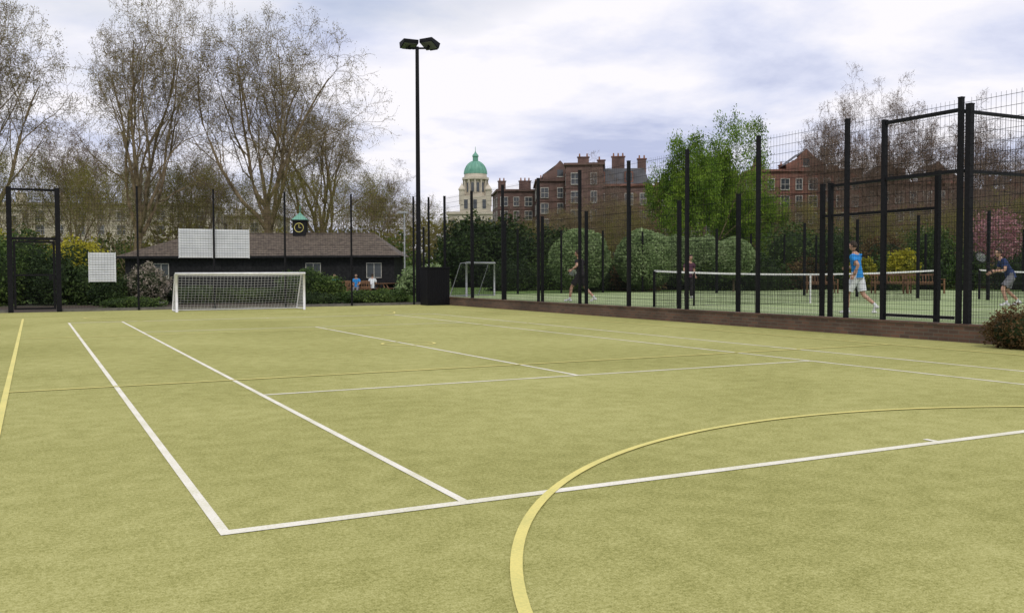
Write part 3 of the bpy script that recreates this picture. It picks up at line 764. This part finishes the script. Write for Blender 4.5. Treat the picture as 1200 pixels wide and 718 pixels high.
# ------------------------------------------------------------------ people
def person(name, loc, heading, J, top, bottom, H=1.78, sleeve=.55, short=.8, racket=None, hairm='hair', trouser=False):
    mats = ['skin', top, bottom, 'shoe', hairm, 'clothwhite', 'core']
    V = []; Rd = []; E = []; idx = {}
    def add(k, r): idx[k] = len(V); V.append(J[k]); Rd.append(r)
    for k, r in (('pel', .125), ('spn', .115), ('chs', .135), ('nek', .062), ('hed', .055)): add(k, r)
    for s in 'LR':
        for k, r in (('sh', .068), ('el', .045), ('wr', .030), ('hp', .098), ('kn', .060), ('an', .040), ('to', .036)): add(k+s, r)
    bones = [('pel', 'spn', 'torso'), ('spn', 'chs', 'torso'), ('chs', 'nek', 'torso2'), ('nek', 'hed', 'skin')]
    for s in 'LR': bones += [('chs', 'sh'+s, 'torso'), ('sh'+s, 'el'+s, 'uarm'), ('el'+s, 'wr'+s, 'skin'), ('pel', 'hp'+s, 'pelvis'), ('hp'+s, 'kn'+s, 'thigh'), ('kn'+s, 'an'+s, 'shin'), ('an'+s, 'to'+s, 'foot')]
    E = [(idx[a], idx[b]) for a, b, _ in bones]
    me = bpy.data.meshes.new('sk'); me.from_pydata(V, E, []); ob = bpy.data.objects.new('sk', me); scene.collection.objects.link(ob)
    md = ob.modifiers.new('s', 'SKIN'); sv = me.skin_vertices[0].data
    for i, r in enumerate(Rd): sv[i].radius = (r, r); sv[i].use_root = (i == 0)
    sb = ob.modifiers.new('b', 'SUBSURF'); sb.levels = 2; sb.render_levels = 2
    dg = bpy.context.evaluated_depsgraph_get(); dg.update()
    m2 = bpy.data.meshes.new_from_object(ob.evaluated_get(dg)); bpy.data.objects.remove(ob)
    mb = MB(); mb.v = [tuple(v.co) for v in m2.vertices]
    JV = {k: Vector(v) for k, v in J.items()}
    for p in m2.polygons:
        c = Vector(p.center); best = 9; kind = None; tt = 0
        for a, b, kd in bones:
            A, Bv = JV[a], JV[b]; ab = Bv-A; t = max(0, min(1, (c-A).dot(ab)/ab.length_squared)); dd = (c-(A+ab*t)).length
            if dd < best-1e-6: best = dd; kind = kd; tt = t
        if kind == 'torso': mi = 1 if c.z > JV['pel'].z+.04 else 2
        elif kind == 'torso2': mi = 1 if tt < .75 else 0
        elif kind == 'uarm': mi = 1 if tt < sleeve else 0
        elif kind == 'pelvis': mi = 2
        elif kind == 'thigh': mi = 2 if (trouser or tt < short) else 0
        elif kind == 'shin': mi = 2 if trouser else (5 if tt > .82 else 0)
        elif kind == 'foot': mi = 3
        else: mi = 0
        mb.f.append(tuple(p.vertices)); mb.m.append(mi)
    for s in 'LR':
        a, b = JV['sh'+s], JV['el'+s]; mb.tube([a, a.lerp(b, .3), a.lerp(b, sleeve+.05)], [.066, .070, .066], 14, 1, False)
        a, b = JV['hp'+s], JV['kn'+s]
        if not trouser: mb.tube([a, a.lerp(b, .35), a.lerp(b, short)], [.108, .108, .104], 16, 2, False)
        else:
            c = JV['an'+s]; mb.tube([a, a.lerp(b, .5), b, b.lerp(c, .5), b.lerp(c, .92)], [.105, .092, .076, .07, .068], 14, 2, False)
    pz = JV['pel']; sp = JV['spn']
    mb.tube([pz+Vector((0, 0, -.04)), pz.lerp(sp, .4), sp], [.145, .138, .122], 18, 1, False)
    for s in 'LR':
        a, t = JV['an'+s], JV['to'+s]; d = (t-a); d.z = 0; d = d.normalized() if d.length > .01 else Vector((1, 0, 0))
        mb.ell((t.x-d.x*.02, t.y-d.y*.02, t.z), (.07, .05, .036), 12, 3)
        h = a-d*.03; mb.ell((h.x, h.y, a.z-.045), (.05, .042, .05), 12, 3)
    hc = JV['hed']+Vector((.03, 0, .115))
    def hf(p, d):
        if d.z < 0: k = 1+.28*d.z; p = Vector((p.x*(k+.05*(d.x > 0)), p.y*k, p.z))
        return p
    mb.ell(hc, (.098, .077, .122), 18, 0, hf)
    def hairf(p, d):
        if d.x > .35 and d.z < .45: return p*.80
        if d.z < -.25: return p*.80
        return p*1.075
    mb.ell(hc+Vector((-.004, 0, .006)), (.098, .079, .122), 18, 4, hairf)
    mb.tube([hc+Vector((.092, 0, .02)), hc+Vector((.118, 0, -.022)), hc+Vector((.09, 0, -.032))], [.007, .015, .009], 6, 0)
    for s in (-1, 1):
        mb.ell(hc+Vector((.082, s*.032, .012)), (.012, .013, .009), 8, 5); mb.ell(hc+Vector((.091, s*.032, .012)), (.005, .006, .006), 6, 6)
        mb.ell(hc+Vector((-.005, s*.078, -.005)), (.018, .009, .03), 8, 0)
        mb.box(tuple(hc+Vector((.084, s*.032-.014, .028))), tuple(hc+Vector((.094, s*.032+.014, .034))), 4)
    mb.box(tuple(hc+Vector((.082, -.022, -.062))), tuple(hc+Vector((.090, .022, -.055))), 6)
    grip = {}
    for s in 'LR':
        sg = 1 if s == 'L' else -1
        wv = JV['wr'+s]; d = (wv-JV['el'+s]).normalized(); side = Vector((1, 0, 0)) if abs(d.x) < .8 else Vector((0, 0, 1))
        side = (side-d*side.dot(d)).normalized(); nrm = d.cross(side)*(-sg)
        mb.tube([wv-d*.01, wv+d*.03, wv+d*.085], [.026, .034, .034], 10, 0)
        for i, (o, L) in enumerate(((-.03, .058), (-.010, .072), (.010, .078), (.030, .068))):
            p0 = wv+d*.08+side*o; p1 = p0+d*L*.45+nrm*.008; p2 = p1+d*L*.25+nrm*L*.35; p3 = p2-d*L*.05+nrm*L*.35
            mb.tube([p0, p1, p2, p3], [.0095, .009, .0085, .007], 6, 0)
        p0 = wv+d*.03+side*.025; p1 = p0+side*.03+d*.025; p2 = p1+d*.03+nrm*.015
        mb.tube([p0, p1, p2], [.012, .0105, .008], 6, 0)
        grip[s] = (wv+d*.09+nrm*.03, d, side)
    root = empty(name, loc, heading); k = H/1.78; root.scale = (k, k, k)
    o = mb.build('body', mats, root, smooth=True)
    if racket:
        p, d, side = grip[racket]; ax = (side*.8+d*.55+Vector((0, 0, .15))).normalized(); u = ax.cross(Vector((0, 1, 0)) if abs(ax.y) < .8 else Vector((1, 0, 0))).normalized()
        rk = MB(); rk.tube([p-ax*.08, p+ax*.16], .016, 8, 0)
        c = p+ax*.50
        rk.tube([p+ax*.14, p+ax*.26+u*.07], .010, 6, 0); rk.tube([p+ax*.14, p+ax*.26-u*.07], .010, 6, 0)
        rk.tube([c+ax*.165*math.cos(a)+u*.13*math.sin(a) for a in np.linspace(0, 2*math.pi, 25)], .010, 6, 0)
        for i in range(-5, 6):
            x = i*.023; h = .16*math.sqrt(max(0, 1-(x/.13)**2)); rk.tube([c+u*x-ax*h, c+u*x+ax*h], .0014, 3, 1, False)
        for i in range(-6, 7):
            x = i*.024; h = .125*math.sqrt(max(0, 1-(x/.165)**2)); rk.tube([c+ax*x-u*h, c+ax*x+u*h], .0014, 3, 1, False)
        rk.build('racket', ['clothblack', 'clothwhite'], root)
    return root

stride = dict(pel=(0, 0, .93), spn=(.02, 0, 1.12), chs=(.05, 0, 1.34), nek=(.07, 0, 1.50), hed=(.09, 0, 1.56),
    shL=(.08, .18, 1.43), elL=(-.12, .24, 1.20), wrL=(-.02, .25, .98), shR=(.03, -.18, 1.43), elR=(.12, -.25, 1.19), wrR=(.34, -.20, 1.14),
    hpL=(.02, .09, .90), knL=(.20, .10, .50), anL=(.20, .10, .09), toL=(.36, .11, .04),
    hpR=(-.02, -.09, .90), knR=(-.10, -.10, .48), anR=(-.42, -.11, .22), toR=(-.36, -.11, .05))
crouch = dict(pel=(-.08, 0, .84), spn=(.0, 0, 1.02), chs=(.12, 0, 1.22), nek=(.21, 0, 1.36), hed=(.25, 0, 1.41),
    shL=(.17, .18, 1.29), elL=(.20, .28, 1.02), wrL=(.42, .16, 1.00), shR=(.15, -.18, 1.29), elR=(.16, -.29, 1.03), wrR=(.38, -.22, .95),
    hpL=(-.06, .09, .82), knL=(.22, .15, .50), anL=(.10, .20, .09), toL=(.28, .22, .04),
    hpR=(-.10, -.09, .82), knR=(-.02, -.15, .45), anR=(-.38, -.20, .14), toR=(-.24, -.22, .04))
lunge = dict(stride); lunge.update(elL=(.02, .36, 1.25), wrL=(.18, .42, 1.12), elR=(-.12, -.34, 1.22), wrR=(-.02, -.50, 1.05), knL=(.30, .12, .52), anL=(.36, .14, .09), toL=(.53, .15, .04))
lunge.update(knR=(-.14, -.12, .47), anR=(-.46, -.13, .14), toR=(-.33, -.13, .04))
stand = dict(stride); stand.update(knL=(.05, .10, .50), anL=(.02, .11, .09), toL=(.17, .12, .04), knR=(.0, -.10, .50), anR=(-.05, -.11, .09), toR=(.10, -.13, .04), elL=(.0, .25, 1.17), wrL=(.12, .22, .95), elR=(.02, -.25, 1.17), wrR=(.14, -.2, .97))
sit = dict(pel=(0, 0, .54), spn=(.0, 0, .74), chs=(.03, 0, .96), nek=(.06, 0, 1.12), hed=(.08, 0, 1.18), shL=(.04, .18, 1.05), elL=(.08, .24, .80), wrL=(.30, .14, .72), shR=(.04, -.18, 1.05), elR=(.08, -.24, .80), wrR=(.30, -.14, .72),
    hpL=(.02, .09, .53), knL=(.44, .12, .50), anL=(.42, .12, .09), toL=(.57, .13, .04), hpR=(.02, -.09, .53), knR=(.44, -.12, .50), anR=(.40, -.12, .09), toR=(.55, -.13, .04))
HL = math.pi-YAW   # heading towards the left of the view
person('tennis_player', at(.371, 23.0, ZR), HL-.75, stride, 'blue', 'clothwhite', 1.78)
person('tennis_player', at(.074, 33.5, ZR), HL-.4, lunge, 'clothblack', 'clothblack', 1.84, racket='R')
person('tennis_player', at(.533, 27.8, ZR), HL-.1, crouch, 'navy', 'clothgrey', 1.86, racket='L')
person('standing_person', at(.190, 37, ZR), HL+2.0, stand, 'plum', 'clothblack', 1.72, trouser=True)
for i, (t, d, c) in enumerate([(-.19, 56, 'teal'), (-.167, 57, 'blue'), (-.15, 57.1, 'clothwhite')]):
    p = at(t, d-.25 if i < 2 else d, -.03)
    person('seated_person', p, -YAW-math.pi/2 if i < 2 else -YAW+math.pi/2, sit, c, 'clothgrey', 1.72, trouser=True)

# ------------------------------------------------------------------ world, sun, camera
SE, SR = R(48), R(200)
wd = bpy.data.worlds.new('World'); scene.world = wd; wd.use_nodes = True
nt = wd.node_tree; N = nt.nodes; L = nt.links; bg = N['Background']
sky = N.new('ShaderNodeTexSky'); sky.sky_type = 'NISHITA'; sky.sun_disc = False; sky.sun_elevation = SE; sky.sun_rotation = SR
tc = N.new('ShaderNodeTexCoord'); sp = N.new('ShaderNodeSeparateXYZ'); L.new(tc.outputs['Generated'], sp.inputs[0])
mz = N.new('ShaderNodeMath'); mz.operation = 'MAXIMUM'; L.new(sp.outputs['Z'], mz.inputs[0]); mz.inputs[1].default_value = 0
az = N.new('ShaderNodeMath'); az.operation = 'ADD'; L.new(mz.outputs[0], az.inputs[0]); az.inputs[1].default_value = .16
dx = N.new('ShaderNodeMath'); dx.operation = 'DIVIDE'; L.new(sp.outputs['X'], dx.inputs[0]); L.new(az.outputs[0], dx.inputs[1])
dy = N.new('ShaderNodeMath'); dy.operation = 'DIVIDE'; L.new(sp.outputs['Y'], dy.inputs[0]); L.new(az.outputs[0], dy.inputs[1])
cb = N.new('ShaderNodeCombineXYZ'); L.new(dx.outputs[0], cb.inputs[0]); L.new(dy.outputs[0], cb.inputs[1])
n1 = N.new('ShaderNodeTexNoise'); n1.inputs['Scale'].default_value = 1.25; n1.inputs['Detail'].default_value = 10; n1.inputs['Roughness'].default_value = .55; n1.inputs['Distortion'].default_value = .15
n2 = N.new('ShaderNodeTexNoise'); n2.inputs['Scale'].default_value = .55; n2.inputs['Detail'].default_value = 5
mp = N.new('ShaderNodeMapping'); mp.inputs['Location'].default_value = (7.3, 2.1, 0); L.new(cb.outputs[0], mp.inputs[0])
L.new(cb.outputs[0], n1.inputs['Vector']); L.new(mp.outputs[0], n2.inputs['Vector'])
r1 = N.new('ShaderNodeValToRGB'); e = r1.color_ramp.elements
e[0].position = .33; e[0].color = (5.2, 5.7, 7.8, 1); e[1].position = .56; e[1].color = (9.9, 9.7, 10.2, 1); x = e.new(.44); x.color = (7.5, 7.8, 9.4, 1)
L.new(n1.outputs['Fac'], r1.inputs['Fac'])
r2 = N.new('ShaderNodeValToRGB'); e = r2.color_ramp.elements; e[0].position = .30; e[0].color = (.5, .5, .5, 1); e[1].position = .42; e[1].color = (1, 1, 1, 1)
L.new(n2.outputs['Fac'], r2.inputs['Fac'])
mx = N.new('ShaderNodeMix'); mx.data_type = 'RGBA'; mx.clamp_result = False
L.new(r2.outputs['Color'], mx.inputs['Factor']); L.new(sky.outputs['Color'], mx.inputs['A']); L.new(r1.outputs['Color'], mx.inputs['B'])
L.new(mx.outputs['Result'], bg.inputs['Color']); bg.inputs['Strength'].default_value = .1

sl = bpy.data.lights.new('sun', 'SUN'); sl.energy = 1.5; sl.angle = R(10); sl.color = (1, .94, .84)
so = bpy.data.objects.new('sun', sl); scene.collection.objects.link(so)
sd = Vector((math.sin(SR)*math.cos(SE), math.cos(SR)*math.cos(SE), math.sin(SE)))
so.rotation_euler = sd.to_track_quat('Z', 'Y').to_euler()

cam = bpy.data.cameras.new('Camera'); co = bpy.data.objects.new('Camera', cam); scene.collection.objects.link(co)
cam.sensor_width = 36; cam.lens = 32.73; cam.clip_end = 5000; cam.clip_start = .05
co.matrix_world = Matrix.Translation((0, 0, CAMH)) @ Matrix.Rotation(-YAW, 4, 'Z') @ Matrix.Rotation(R(90-2.05), 4, 'X') @ Matrix.Rotation(R(-.21), 4, 'Z')
scene.camera = co
scene.view_settings.view_transform = 'Standard'; scene.view_settings.look = 'None'; scene.view_settings.exposure = 0
